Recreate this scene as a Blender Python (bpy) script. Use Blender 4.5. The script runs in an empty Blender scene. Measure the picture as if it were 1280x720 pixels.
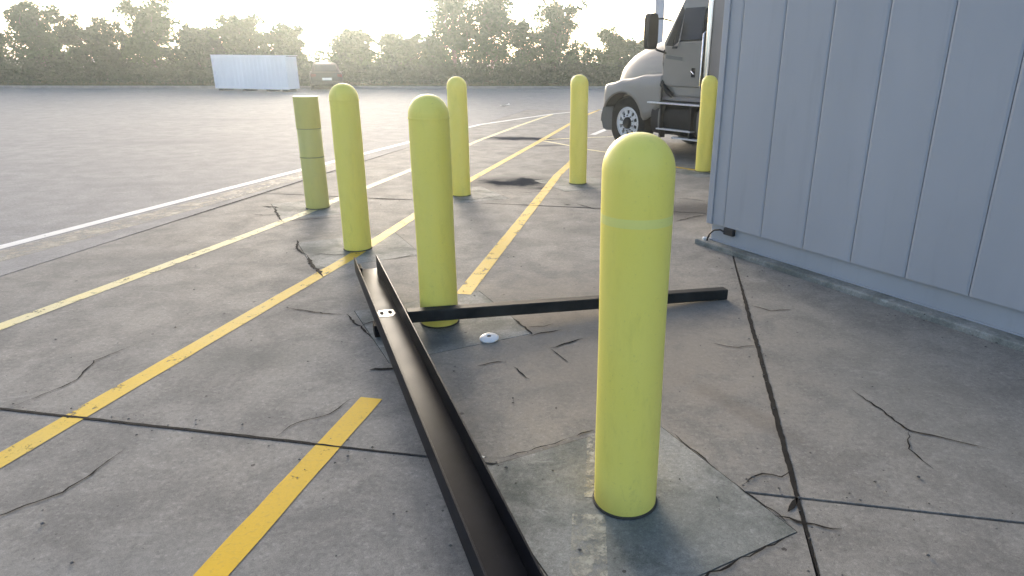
import bpy, bmesh, math, random
from mathutils import Vector, Matrix, noise
R_ = math.radians
scene = bpy.context.scene
col = scene.collection

# ------------------------------------------------------------------ camera
cam_d = bpy.data.cameras.new('camera')
cam_d.sensor_width = 36.0
cam_d.lens = 816.02 / 1280 * 36.0
cam_d.shift_x = -(699.94 - 640) / 1280
cam_d.clip_start = 0.05
cam_d.clip_end = 2000
cam = bpy.data.objects.new('camera', cam_d)
col.objects.link(cam)
cam.matrix_world = Matrix((
    (0.99996, -0.008789, 0.0, 0.0),
    (0.002898, 0.329726, -0.944072, 0.0),
    (0.008297, 0.944036, 0.329738, 1.5843),
    (0, 0, 0, 1)))
scene.camera = cam

# ------------------------------------------------------------------ sky and sun
SUN_EL, SUN_AZ = 14.0, -16.0          # degrees; azimuth from +Y towards +X
world = bpy.data.worlds.new('World')
scene.world = world
world.use_nodes = True
wn = world.node_tree
wn.nodes.clear()
wo = wn.nodes.new('ShaderNodeOutputWorld')
wb = wn.nodes.new('ShaderNodeBackground')
ws = wn.nodes.new('ShaderNodeTexSky')
ws.sky_type = 'NISHITA'
ws.sun_disc = False
ws.sun_elevation = R_(SUN_EL)
ws.sun_rotation = R_(SUN_AZ)
ws.air_density = 0.6
ws.dust_density = 2.2
ws.ozone_density = 0.3
wb.inputs['Strength'].default_value = 0.15
wn.links.new(ws.outputs[0], wb.inputs[0])
wn.links.new(wb.outputs[0], wo.inputs[0])

sun_d = bpy.data.lights.new('sun', 'SUN')
sun_d.energy = 0.55
sun_d.angle = R_(10.0)
sun_d.color = (1.0, 0.94, 0.84)
sun = bpy.data.objects.new('sun', sun_d)
col.objects.link(sun)
to_sun = Vector((math.sin(R_(SUN_AZ)) * math.cos(R_(SUN_EL)), math.cos(R_(SUN_AZ)) * math.cos(R_(SUN_EL)), math.sin(R_(SUN_EL))))
sun.rotation_euler = to_sun.to_track_quat('Z', 'Y').to_euler()
sun.location = (-12, 40, 14)

scene.view_settings.view_transform = 'Standard'
scene.view_settings.look = 'None'
scene.view_settings.exposure = 1.66
scene.view_settings.gamma = 1.0
scene.view_settings.use_curve_mapping = False
scene.cycles.max_bounces = 6
scene.cycles.diffuse_bounces = 3
scene.cycles.glossy_bounces = 3
scene.cycles.transmission_bounces = 4
scene.cycles.volume_bounces = 0
scene.cycles.transparent_max_bounces = 8
scene.cycles.caustics_reflective = False
scene.cycles.caustics_refractive = False
scene.cycles.use_adaptive_sampling = True
scene.cycles.adaptive_threshold = 0.02

# ------------------------------------------------------------------ mesh helpers
class MB:
    def __init__(s):
        s.v = []; s.f = []
    def add(s, vs, fs):
        o = len(s.v); s.v += [tuple(v) for v in vs]; s.f += [tuple(i + o for i in f) for f in fs]; return s
    def box(s, x0, x1, y0, y1, z0, z1):
        return s.add([(x0, y0, z0), (x1, y0, z0), (x1, y1, z0), (x0, y1, z0), (x0, y0, z1), (x1, y0, z1), (x1, y1, z1), (x0, y1, z1)],
                     [(3, 2, 1, 0), (4, 5, 6, 7), (0, 1, 5, 4), (1, 2, 6, 5), (2, 3, 7, 6), (3, 0, 4, 7)])
    def prism(s, poly, d):
        n = len(poly); poly = [Vector(p) for p in poly]; d = Vector(d)
        return s.add(poly + [p + d for p in poly], [tuple(range(n))[::-1], tuple(range(n, 2 * n))] +
                     [(i, (i + 1) % n, (i + 1) % n + n, i + n) for i in range(n)])
    def loft(s, secs, closed=True, caps=True):
        n = len(secs[0]); vs = [p for c in secs for p in c]; fs = []
        for k in range(len(secs) - 1):
            for i in range(n if closed else n - 1):
                j = (i + 1) % n
                fs.append((k * n + i, k * n + j, (k + 1) * n + j, (k + 1) * n + i))
        if caps and closed:
            fs += [tuple(range(n))[::-1], tuple(range((len(secs) - 1) * n, len(secs) * n))]
        return s.add(vs, fs)
    def tube(s, pts, rad, n=10, caps=True):
        pts = [Vector(p) for p in pts]; secs = []
        if not hasattr(rad, '__len__'): rad = [rad] * len(pts)
        ref = Vector((0.13, 0.21, 1)).normalized()
        for i, p in enumerate(pts):
            t = (pts[min(i + 1, len(pts) - 1)] - pts[max(i - 1, 0)]).normalized()
            if abs(t.dot(ref)) > .97: ref = Vector((1, .1, 0)).normalized()
            a = t.cross(ref).normalized(); b = a.cross(t)
            secs.append([p + a * math.cos(q) * rad[i] + b * math.sin(q) * rad[i] for q in [2 * math.pi * k / n for k in range(n)]])
        return s.loft(secs, True, caps)
    def lathe(s, prof, n=48, axis='Z', c=(0, 0, 0), ring=False):
        secs = []
        if ring: prof = list(prof) + [prof[0]]
        for r, z in prof:
            ring = []
            for k in range(n):
                a = 2 * math.pi * k / n
                x, y = r * math.cos(a), r * math.sin(a)
                p = (x, y, z) if axis == 'Z' else (x, z, y)
                ring.append((p[0] + c[0], p[1] + c[1], p[2] + c[2]))
            secs.append(ring)
        return s.loft(secs, True, not ring)
    def build(s, name, m, parent=None, smooth=None, bevel=0, seg=2, solid=0, subsurf=0):
        me = bpy.data.meshes.new(name)
        me.from_pydata(s.v, [], s.f)
        bm = bmesh.new(); bm.from_mesh(me)
        bmesh.ops.recalc_face_normals(bm, faces=bm.faces[:])
        bm.to_mesh(me); bm.free()
        me.materials.append(m)
        o = bpy.data.objects.new(name, me)
        col.objects.link(o)
        if parent is not None: o.parent = parent
        if solid:
            md = o.modifiers.new('thickness', 'SOLIDIFY'); md.thickness = solid; md.offset = -1
        if bevel:
            md = o.modifiers.new('bevel', 'BEVEL'); md.width = bevel; md.segments = seg; md.limit_method = 'ANGLE'; md.angle_limit = R_(35)
            md.harden_normals = False
        if subsurf:
            md = o.modifiers.new('sub', 'SUBSURF'); md.levels = subsurf; md.render_levels = subsurf
        if smooth is not None:
            me.shade_smooth()
            if smooth < 180: me.set_sharp_from_angle(angle=R_(smooth))
        return o

def tag(o, label=None, cat=None, group=None, kind=None):
    if label: o['label'] = label
    if cat: o['category'] = cat
    if group: o['group'] = group
    if kind: o['kind'] = kind
    return o
def empty(name, loc=(0, 0, 0), rz=0.0, sc=1.0):
    o = bpy.data.objects.new(name, None); col.objects.link(o)
    o.location = loc; o.rotation_euler = (0, 0, rz); o.scale = (sc, sc, sc); o.empty_display_size = .2
    return o

# ------------------------------------------------------------------ material helpers
class NT:
    def __init__(s, name):
        s.m = bpy.data.materials.new(name); s.m.use_nodes = True
        s.t = s.m.node_tree; s.N = s.t.nodes; s.L = s.t.links
        s.N.clear()
        s.out = s.N.new('ShaderNodeOutputMaterial')
        s.p = s.N.new('ShaderNodeBsdfPrincipled')
        s.L.new(s.p.outputs[0], s.out.inputs[0])
        s.tc = s.N.new('ShaderNodeTexCoord')
    def set(s, node, k, v):
        if hasattr(v, 'is_output'): s.L.new(v, node.inputs[k])
        else: node.inputs[k].default_value = v
    def noise(s, scale, detail=4, rough=.6, dist=0.0, vec=None):
        n = s.N.new('ShaderNodeTexNoise'); n.inputs['Scale'].default_value = scale; n.inputs['Detail'].default_value = detail
        n.inputs['Roughness'].default_value = rough; n.inputs['Distortion'].default_value = dist
        s.L.new(vec if vec is not None else s.tc.outputs['Object'], n.inputs['Vector']); return n.outputs['Fac']
    def mapping(s, scale=(1, 1, 1), rot=(0, 0, 0), loc=(0, 0, 0)):
        n = s.N.new('ShaderNodeMapping'); n.inputs['Scale'].default_value = scale; n.inputs['Rotation'].default_value = rot
        n.inputs['Location'].default_value = loc
        s.L.new(s.tc.outputs['Object'], n.inputs['Vector']); return n.outputs[0]
    def ramp(s, fac, stops):
        n = s.N.new('ShaderNodeValToRGB'); s.L.new(fac, n.inputs[0]); e = n.color_ramp.elements
        while len(e) < len(stops): e.new(.5)
        for k, (pos, c) in enumerate(stops):
            e[k].position = pos
            e[k].color = (c, c, c, 1) if not hasattr(c, '__len__') else (*c, 1)
        return n.outputs[0]
    def mix(s, fac, a, b, mode='MIX'):
        n = s.N.new('ShaderNodeMix'); n.data_type = 'RGBA'; n.blend_type = mode
        s.set(n, 0, fac)
        for k, v in ((6, a), (7, b)):
            s.set(n, k, v if hasattr(v, 'is_output') else (*v, 1))
        return n.outputs[2]
    def math(s, op, a, b=0.0, c=None, clamp=False):
        n = s.N.new('ShaderNodeMath'); n.operation = op; n.use_clamp = clamp
        s.set(n, 0, a); s.set(n, 1, b)
        if c is not None: s.set(n, 2, c)
        return n.outputs[0]
    def bump(s, h, strength=.3, dist=.01):
        n = s.N.new('ShaderNodeBump'); n.inputs['Strength'].default_value = strength; n.inputs['Distance'].default_value = dist
        s.L.new(h, n.inputs['Height']); s.L.new(n.outputs[0], s.p.inputs['Normal']); return n
    def P(s, k, v):
        s.set(s.p, k, (*v, 1) if (k == 'Base Color' and isinstance(v, tuple)) else v); return s
    def alpha(s, fac):
        tr = s.N.new('ShaderNodeBsdfTransparent'); mx = s.N.new('ShaderNodeMixShader')
        s.L.new(fac, mx.inputs[0]); s.L.new(tr.outputs[0], mx.inputs[1]); s.L.new(s.p.outputs[0], mx.inputs[2])
        s.L.new(mx.outputs[0], s.out.inputs[0])
    def blob(s, cx, cy, rx, ry, ang=0.0, soft=.5, nz=None):
        """soft-edged stain of its own shape on the ground, 0..1"""
        mp = s.N.new('ShaderNodeMapping'); mp.vector_type = 'TEXTURE'
        mp.inputs['Location'].default_value = (cx, cy, 0); mp.inputs['Rotation'].default_value = (0, 0, ang); mp.inputs['Scale'].default_value = (rx, ry, 1)
        s.L.new(s.tc.outputs['Object'], mp.inputs['Vector'])
        sx = s.N.new('ShaderNodeSeparateXYZ'); s.L.new(mp.outputs[0], sx.inputs[0])
        d = s.math('SQRT', s.math('ADD', s.math('MULTIPLY', sx.outputs[0], sx.outputs[0]), s.math('MULTIPLY', sx.outputs[1], sx.outputs[1])))
        if nz is not None: d = s.math('ADD', d, s.math('MULTIPLY', s.math('SUBTRACT', nz, .5), 1.6))
        return s.math('DIVIDE', s.math('SUBTRACT', 1.0, d), soft, clamp=True)

def simple(name, c, rough=.5, metal=0.0, var=.12, scale=6.0, bump=0.0, bscale=80, coat=0.0, spec=.5, rvar=.1):
    t = NT(name)
    n = t.noise(scale, 5, .6)
    lo = tuple(max(0, x * (1 - var)) for x in c); hi = tuple(min(1, x * (1 + var)) for x in c)
    t.P('Base Color', t.ramp(n, [(.3, lo), (.7, hi)]))
    n2 = t.noise(scale * 4, 4, .6)
    t.P('Roughness', t.math('ADD', rough - rvar / 2, t.math('MULTIPLY', n2, rvar)))
    t.P('Metallic', metal); t.P('Specular IOR Level', spec)
    if coat: t.P('Coat Weight', coat); t.P('Coat Roughness', .08)
    if bump: t.bump(t.noise(bscale, 3, .6), bump, .004)
    return t.m

def concrete(name, base, warm, dark, rough=.5, spec=.45, mott=.55, pale=.4, stains=()):
    t = NT(name)
    big = t.noise(.55, 5, .62, .3); mid = t.noise(3.2, 6, .65, .4); fine = t.noise(38, 5, .7); grit = t.noise(260, 3, .7)
    c = t.mix(t.ramp(big, [(.34, 0), (.66, 1)]), base, warm)
    c = t.mix(t.math('MULTIPLY', t.ramp(mid, [(.40, 0), (.62, 1)]), mott), c, dark)
    c = t.mix(.3, c, t.ramp(fine, [(.36, .55), (.5, 1.0), (.64, 1.35)]), 'MULTIPLY')
    c = t.mix(.4, c, t.ramp(grit, [(.36, .45), (.5, 1.0), (.64, 1.5)]), 'MULTIPLY')
    # broom streaks / scuffs, small dark spots and pale cement marks
    st = t.noise(2.0, 5, .7, 0, t.mapping((.9, 9, 1), (0, 0, R_(18))))
    c = t.mix(t.math('MULTIPLY', t.ramp(st, [(.56, 0), (.74, 1)]), .3), c, tuple(x * .62 for x in base))
    pl = t.noise(4.6, 6, .72, .8, t.mapping((1, 2.2, 1), (0, 0, R_(-25)), (7, 3, 0)))
    c = t.mix(t.math('MULTIPLY', t.ramp(pl, [(.60, 0), (.70, 1)]), pale), c, tuple(min(1, x * 1.6) for x in base))
    vo = t.N.new('ShaderNodeTexVoronoi'); vo.inputs['Scale'].default_value = 3.4; t.L.new(t.tc.outputs['Object'], vo.inputs['Vector'])
    sp = t.math('LESS_THAN', t.math('ADD', vo.outputs['Distance'], t.math('MULTIPLY', t.math('SUBTRACT', fine, .5), .06)), .035)
    c = t.mix(t.math('MULTIPLY', sp, .75), c, (.035, .032, .03))
    vo2 = t.N.new('ShaderNodeTexVoronoi'); vo2.inputs['Scale'].default_value = 11.0; t.L.new(t.tc.outputs['Object'], vo2.inputs['Vector'])
    c = t.mix(t.math('MULTIPLY', t.math('LESS_THAN', vo2.outputs['Distance'], t.math('MULTIPLY', mid, .09)), .5), c, (.05, .047, .042))
    va = t.N.new('ShaderNodeTexVoronoi'); va.inputs['Scale'].default_value = 95.0; t.L.new(t.tc.outputs['Object'], va.inputs['Vector'])
    sc = t.N.new('ShaderNodeSeparateColor'); t.L.new(va.outputs['Color'], sc.inputs[0])
    c = t.mix(.27, c, t.ramp(sc.outputs[0], [(.0, .45), (.12, .95), (.85, 1.05), (1.0, 1.8)]), 'MULTIPLY')
    wet = 0.0
    for (cx, cy, rx, ry, an, so, amt, colr) in stains:
        b = t.math('MULTIPLY', t.blob(cx, cy, rx, ry, an, so, mid), amt)
        c = t.mix(b, c, colr); wet = t.math('MAXIMUM', b, wet)
    t.P('Base Color', c)
    t.P('Roughness', t.math('ADD', rough, t.math('MULTIPLY', mid, .22)))
    t.P('Specular IOR Level', t.math('MULTIPLY', spec, t.math('SUBTRACT', 1.0, t.math('MULTIPLY', wet, 1.2), clamp=True)))
    h = t.math('ADD', t.math('MULTIPLY', mid, .5), t.math('ADD', t.math('MULTIPLY', fine, .22), t.math('MULTIPLY', grit, .16)))
    t.bump(h, .22, .012)
    return t.m

STAINS = [(.35, 3.75, 1.25, 1.5, .2, .7, .5, (.30, .255, .195)), (1.75, 3.2, .9, 1.6, .15, .8, .3, (.19, .195, .18)), (-1.7, 1.2, 1.3, .8, .2, .8, .3, (.19, .2, .195)), (.9, 2.75, .5, .09, -1.0, .6, .35, (.15, .125, .10)),
          (-.62, 8.9, .85, .6, .1, .75, 1.0, (.045, .047, .053)), (-.3, 8.5, .3, .2, .4, 1.0, .9, (.05, .05, .055)),
          (-.9, 14.15, 1.2, .45, -.1, .6, .95, (.06, .06, .066)), (-.25, 13.0, .5, .2, .3, .6, .7, (.07, .07, .075)),
          (1.45, 7.2, .45, .7, -.5, .6, .75, (.09, .085, .078)), (-1.75, 3.3, .4, .25, .2, .7, .35, (.12, .125, .11)),
          (.1, 3.05, .8, .5, .4, .8, .25, (.15, .14, .12)), (-3.35, 5.2, .7, .3, .3, .8, .3, (.12, .12, .115)), (-4.6, 9.6, .8, .3, 1.2, .8, .3, (.1, .1, .1)),
          (-1.3, 1.3, .7, .12, -.25, .6, .4, (.11, .115, .125)), (.25, 6.3, .6, .22, .6, .7, .3, (.13, .125, .115))]
M = {}
M['slab'] = concrete('concrete', (.242, .232, .207), (.285, .263, .224), (.135, .13, .118), .66, .14, stains=STAINS)
M['pad'] = concrete('patch_concrete', (.265, .268, .246), (.31, .305, .272), (.12, .13, .114), .66, .14, .85, .6, stains=[
    (.45, 1.95, .35, .3, .3, .8, .35, (.1, .115, .1)), (-.7, 3.55, .35, .25, .3, .8, .45, (.1, .105, .1))])
M['lot'] = concrete('lot_asphalt', (.25, .244, .232), (.28, .272, .256), (.19, .185, .176), .68, .18, stains=[(-7.5, 13, 2.2, .5, .2, .8, .25, (.15, .15, .15)), (-9, 18, 3, .6, .1, .8, .2, (.15, .15, .15)), (-5.5, 8.5, .9, .25, .2, .8, .25, (.14, .14, .14))])
M['earth'] = simple('joint_earth', (.045, .04, .034), .9, var=.4, scale=9, bump=.5, spec=.2)
M['field'] = simple('field_soil', (.07, .075, .035), .9, var=.35, scale=.6, bump=.5, spec=.2)
M['kerb'] = simple('kerb_concrete', (.27, .25, .22), .8, var=.2, scale=3, bump=.3)
M['crack'] = simple('crack_dirt', (.013, .012, .011), .95, var=.4, scale=20, bump=.4, bscale=200, spec=.2)

def paint(name, c, worn, lo, scale=7.0, dirt=.25, soft=.05):
    """road paint; `lo` is where the worn holes begin in the noise"""
    t = NT(name)
    a = t.noise(scale, 7, .72, .3); b = t.noise(60, 4, .7); d = t.noise(2.6, 5, .6)
    cc = t.mix(t.ramp(d, [(.35, 0), (.7, 1)]), c, worn)
    cc = t.mix(t.math('MULTIPLY', t.ramp(b, [(.52, 0), (.74, 1)]), dirt), cc, (.12, .1, .07))
    t.P('Base Color', cc); t.P('Roughness', .65); t.P('Specular IOR Level', .2)
    t.bump(b, .2, .006)
    t.alpha(t.ramp(t.math('ADD', t.math('MULTIPLY', a, .75), t.math('MULTIPLY', b, .25)), [(lo, 0), (lo + soft, 1)]))
    return t.m
M['yellow'] = paint('yellow_road_paint', (.68, .415, .008), (.60, .38, .016), .35)
M['yellow_mid'] = paint('worn_yellow_road_paint', (.66, .43, .035), (.62, .44, .09), .385, 9)
M['yellow_glare'] = paint('yellow_paint_with_glare', (.68, .58, .27), (.62, .56, .34), .40, 9)  # far lines' yellow lightened to carry the sun's reflection
M['white'] = paint('white_road_paint', (.74, .73, .68), (.62, .6, .54), .36, 9)
M['ghost'] = paint('nearly_gone_paint', (.46, .44, .35), (.38, .37, .31), .43, 16, .5, .16)
M['tan_band'] = paint('tan_worn_band', (.47, .43, .33), (.38, .355, .30), .36, 5, .4, .3)

# ------------------------------------------------------------------ ground
ground = tag(MB().add([(-300, -120, -.06), (300, -120, -.06), (300, 420, -.06), (-300, 420, -.06)], [(0, 1, 2, 3)]).build('ground', M['field']), kind='structure')

L_ = Vector((.17, .9854)); M_ = Vector((.9854, -.17))       # along and across the parking lines
def lm(l, m): return (L_ * l + M_ * m)
U_ = Vector((.877, .48)); V_ = Vector((-.48, .877))          # along the bollard pads
def clip(poly, n, c):
    out = []
    for i, a in enumerate(poly):
        b = poly[(i + 1) % len(poly)]
        da, db = n.dot(a) - c, n.dot(b) - c
        if da <= 0: out.append(a)
        if (da < 0 < db) or (db < 0 < da):
            out.append(a + (b - a) * (da / (da - db)))
    return out
def area(p): return abs(sum(p[i].x * p[(i + 1) % len(p)].y - p[(i + 1) % len(p)].x * p[i].y for i in range(len(p)))) / 2
def subtract(polys, planes):
    out = []
    for rem in polys:
        test = rem
        for n, c in planes:
            test = clip(test, n, c)
            if len(test) < 3: break
        if len(test) < 3 or area(test) < 1e-6:
            out.append(rem); continue
        for n, c in planes:
            o = clip(rem, -n, -c)
            if len(o) >= 3 and area(o) > 1e-6: out.append(o)
            rem = clip(rem, n, c)
            if len(rem) < 3: break
    return out
PADH = .44
BOLL = [(.255, 2.091, 1.373), (-.764, 3.861, 1.395), (-1.782, 5.54, 1.392), (-1.228, 7.977, 1.394), (.23, 8.87, 1.41), (2.167, 10.018, 1.392), (-2.72, 7.20, 1.20)]
def pad_planes(cx, cy, h):
    c = Vector((cx, cy))
    return [(U_, U_.dot(c) + h), (-U_, -U_.dot(c) + h), (V_, V_.dot(c) + h), (-V_, -V_.dot(c) + h)]
def sheet(polys, z, name, m, parent, thick=.05):
    mb = MB()
    for p in polys:
        mb.prism([(q.x, q.y, z - thick) for q in p], (0, 0, thick))
    return mb.build(name, m, parent)

MC = [-4.98, .55, 6.1]; LC = [-7.75, -2.76, 2.235, 7.25, 12.25, 17.25, 22.25]
pavement = tag(MB().add([tuple(lm(a, b)) + (-.05,) for a, b in ((LC[0], MC[0]), (LC[-1], MC[0]), (LC[-1], MC[-1]), (LC[0], MC[-1]))], [(0, 1, 2, 3)]).build('pavement', M['earth']), kind='structure')
rs = random.Random(4)
G_ = .008
for i in range(len(MC) - 1):
    for j in range(len(LC) - 1):
        a, b, c, d = LC[j] + G_, LC[j + 1] - G_, MC[i] + G_, MC[i + 1] - G_
        polys = [[lm(a, c), lm(b, c), lm(b, d), lm(a, d)]]
        for bx, by, _ in BOLL: polys = subtract(polys, pad_planes(bx, by, PADH + .004))
        sheet(polys, rs.uniform(-.0005, .0005), 'slab', M['slab'], pavement, .05)
for k, (bx, by, _) in enumerate(BOLL):
    c = Vector((bx, by))
    q = [c + U_ * a * PADH + V_ * b * PADH for a, b in ((-1, -1), (1, -1), (1, 1), (-1, 1))]
    tag(sheet([q], .001 if k else .0014, 'slab', M['pad'], pavement, .055), label='square grey concrete patch cast round a bollard' if k else None)

# the lot beyond the slabs, one sheet round them
def far_edge(x): return 40 + .2 * x
lot_poly = [Vector((-70, -14)), Vector((45, -14)), Vector((45, far_edge(45))), Vector((-70, far_edge(-70)))]
rect = [(L_, LC[-1] + G_), (-L_, -LC[0] + G_), (M_, MC[-1] + G_), (-M_, -MC[0] + G_)]
lot = tag(sheet(subtract([lot_poly], rect), .0, 'parking_lot', M['lot'], None, .055), kind='structure')

# far kerb and verge
def along(x, off=0.0, z=0.0): return (x - .196 * off, far_edge(x) + .98 * off, z)
mb = MB()
mb.loft([[along(x, 0, -.05), along(x, 0, .11), along(x, .02, .13), along(x, .16, .13), along(x, .16, -.05)] for x in range(-70, 46, 5)])
tag(mb.build('kerb', M['kerb'], bevel=0), kind='structure')
mb = MB()
vx = [x * .5 for x in range(-140, 91)]
rows = [(.17, .1), (.6, .14), (1.4, .2), (2.6, .3), (5, .35), (12, .3), (16, -.055)]
vs, fs = [], []
for x in vx:
    for k, (o, z) in enumerate(rows):
        vs.append(along(x, o, z + (noise.noise((x * .7, o, 0)) * .07 if 0 < k < 6 else 0)))
n = len(rows)
for i in range(len(vx) - 1):
    for k in range(n - 1): fs.append((i * n + k, i * n + k + 1, (i + 1) * n + k + 1, (i + 1) * n + k))
tag(mb.add(vs, fs).build('grass_verge', M['field'], smooth=180), kind='structure')

# ------------------------------------------------------------------ painted lines and cracks, children of the pavement or the lot
def ribbon(pts, w, z, rnd, taper=False, step=.12, wob=.2):
    """flat strip along a polyline with slightly uneven edges; returns verts, faces"""
    P = [Vector(p) for p in pts]; out = []
    for a, b in zip(P, P[1:]):
        k = max(1, int((b - a).length / step))
        out += [a + (b - a) * (i / k) for i in range(k)]
    out.append(P[-1]); vs, fs = [], []
    for i, p in enumerate(out):
        t = (out[min(i + 1, len(out) - 1)] - out[max(0, i - 1)]).normalized(); nrm = Vector((-t.y, t.x))
        ww = w
        if taper:
            f = i / max(1, len(out) - 1); ww = w * max(.12, min(1, 4 * f, 4 * (1 - f)))
        l = ww / 2 * (1 + rnd.uniform(-wob, wob)); r = ww / 2 * (1 + rnd.uniform(-wob, wob))
        vs += [(*(p + nrm * l), z), (*(p - nrm * r), z)]
        if i: fs.append((2 * i - 2, 2 * i - 1, 2 * i + 1, 2 * i))
    return vs, fs
rp = random.Random(11)
ZP = .0022
def line(name, pts, w, m, label, parent=pavement, z=ZP):
    o = MB().add(*ribbon(pts, w, z, rp, wob=.035)).build(name, m, parent); o['label'] = label; return o
line('yellow_line', [(-.925, 2.86), (-1.11, 1.75), (-1.28, .7), (-1.6, -1.2)], .112, M['yellow'], 'bright yellow parking line nearest the camera')
line('yellow_line', [(.24, 11.3), (.14, 10.61), (-.05, 9.52), (-.18, 8.45), (-.69, 4.38)], .112, M['yellow_mid'], 'yellow parking line running out from behind the middle bollard')
line('yellow_line', [(-2.62, .6), (-2.06, 3.69), (-1.77, 5.26), (-1.55, 6.90), (-1.26, 9.05), (-.48, 13.49), (.22, 17.60), (.82, 20.87), (1.31, 23.0)], .11, M['yellow_mid'], 'yellow parking line passing the bollard at the channel end')
line('yellow_line', [(-4.15, .6), (-3.02, 5.65), (-2.75, 6.95), (-2.66, 7.62), (-2.29, 9.71), (-1.69, 13.82), (-1.0, 17.4), (-.29, 20.74)], .11, M['yellow_glare'], 'yellow parking line with sun glare in its colour, passing the flat topped bollard')
line('white_line', [(-5.6, 2.4), (-4.26, 8.20), (-3.07, 13.30), (-2.09, 17.22), (-.27, 20.90), (.3, 21.7), (1.9, 23.2)], .13, M['white'], 'long white line along the edge of the lot', lot)
line('worn_band', [(-5.45, .4), (-4.75, 4.9), (-4.06, 7.6), (-3.75, 9.0), (-3.42, 11.0)], .34, M['tan_band'], 'worn tan paint band beside the white line', lot, .0012)
line('white_line', [(-3.93, 7.5), (-3.86, 8.15), (-3.78, 8.6)], .06, M['ghost'], 'short faded white dash beside the white line', lot, .0034)
line('white_line', [(-.40, 13.94), (.18, 14.26), (.58, 14.44), (1.35, 14.75)], .085, M['yellow_glare'], 'thin pale line running towards the truck wheel')
line('white_line', [(-.37, 13.76), (.16, 13.01), (.50, 12.43), (.95, 11.95)], .085, M['yellow_glare'], 'thin pale line angling towards the bollard in front of the truck')
line('white_line', [(.70, 15.0), (1.0, 16.0), (1.35, 17.1)], .14, M['white'], 'short white line under the truck nose')
line('yellow_line', [(1.3, 10.9), (1.82, 10.37), (2.05, 10.12), (2.9, 9.3)], .1, M['yellow_mid'], 'yellow line at the foot of the bollard beside the truck')
line('faded_line', [(.115, 2.0), (.10, 1.66), (.05, 1.2)], .125, M['ghost'], 'almost worn off pale line below the nearest bollard', pavement, .0027)
line('faded_line', [(.155, 2.55), (.125, 2.1)], .05, M['ghost'], 'worn sliver of pale paint beside the nearest bollard', pavement, .0027)

def crack(pts, w, z=.0036, wob=.6, jit=.007):
    P = [Vector(p) for p in pts]; out = []; off = 0.0
    for a, b in zip(P, P[1:]):
        k = max(1, int((b - a).length / .028)); nrm = Vector((-(b - a).y, (b - a).x)).normalized()
        for i in range(k):
            off = off * .75 + rp.uniform(-jit, jit)
            out.append(a + (b - a) * (i / k) + nrm * (off if i else 0))
    out.append(P[-1])
    return MB().add(*ribbon(out, w, z, rp, True, 9, wob)).build('crack', M['crack'], pavement)
CR = [([(-2.14, 5.30), (-2.05, 5.36), (-1.9, 5.33), (-1.78, 5.38)], .016), ([(-1.24, 3.77), (-1.18, 3.86), (-1.08, 3.9)], .012), ([(-3.03, 6.84), (-3.16, 6.78), (-3.3, 6.84)], .02), ([(-.22, 3.78), (-.1, 3.79), (-.04, 3.84)], .012), ([(1.18, 3.55), (1.05, 3.5), (.9, 3.56)], .01), ([(.97, 2.3), (.9, 2.24), (.83, 2.26), (.72, 2.18)], .012), ([(-1.25, 2.5), (-1.2, 2.62), (-1.08, 2.7), (-1.0, 2.86)], .009), ([(-2.6, 2.75), (-2.5, 3.0), (-2.56, 3.25), (-2.45, 3.5)], .012), ([(1.6, 2.6), (1.52, 2.45), (1.55, 2.3)], .01),
      ([(-3.36, 7.23), (-3.23, 7.20), (-3.14, 7.16)], .05), ([(-3.2, 7.2), (-3.03, 6.84), (-2.85, 6.52)], .035), ([(-2.87, 6.52), (-2.65, 6.60), (-2.29, 6.76)], .022),
      ([(-2.43, 5.81), (-2.3, 5.5), (-2.14, 5.30)], .03), ([(-2.14, 5.30), (-1.98, 5.0), (-1.88, 4.87), (-1.80, 4.73)], .045), ([(-1.84, 4.08), (-1.58, 4.00), (-1.38, 3.97)], .016),
      ([(-1.40, 3.98), (-1.24, 3.77), (-1.12, 3.58)], .022), ([(-1.02, 3.165), (-.93, 3.18), (-.86, 3.20)], .036), ([(-.30, 3.92), (-.22, 3.78), (-.17, 3.66)], .022),
      ([(-.19, 3.64), (-.08, 3.70), (.02, 3.745)], .014), ([(-.06, 3.465), (.03, 3.53), (.14, 3.61)], .018), ([(-.05, 3.46), (0, 3.37), (.05, 3.28)], .012),
      ([(-.45, 3.225), (-.38, 3.265), (-.31, 3.285)], .011), ([(-.25, 3.22), (-.2, 3.14), (-.15, 3.07)], .012),
      ([(.80, 2.0), (.85, 1.99), (.93, 1.955), (1.02, 1.93)], .022), ([(1.18, 6.64), (1.4, 6.86), (1.63, 7.03)], .022), ([(1.41, 7.89), (1.6, 7.82), (1.76, 7.72)], .02),
      ([(-1.47, 5.20), (-1.37, 5.26), (-1.25, 5.36)], .018), ([(.18, 7.51), (.28, 7.38), (.40, 7.22)], .03), ([(.02, 7.5), (.12, 7.45)], .045),
      ([(-2.36, 7.72), (-2.1, 7.69), (-1.72, 7.66)], .024), ([(-1.34, 7.66), (-1.06, 7.69), (-.85, 7.85), (-.61, 8.05)], .02), ([(-.6, 8.06), (-.35, 8.2), (-.11, 8.34)], .02),
      ([(.865, 1.915), (.80, 1.882), (.72, 1.838), (.62, 1.786), (.5, 1.716), (.36, 1.645), (.2, 1.555)], .013), ([(.85, 1.92), (.78, 2.055), (.70, 2.20)], .010), ([(.655, 2.285), (.57, 2.44), (.5, 2.57)], .010),
      ([(-.25, 2.35), (-.1, 2.43), (.06, 2.52)], .008), ([(.08, 2.53), (.16, 2.58)], .016),
      ([(-2.1, 1.9), (-1.9, 2.1), (-1.85, 2.4)], .012),
      ([(-1.5, 1.35), (-1.35, 1.42), (-1.28, 1.40)], .012), ([(1.3, 4.2), (1.42, 4.1), (1.6, 4.15)], .012), ([(1.5, 3.0), (1.6, 2.6), (1.9, 2.45)], .016)]
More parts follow.
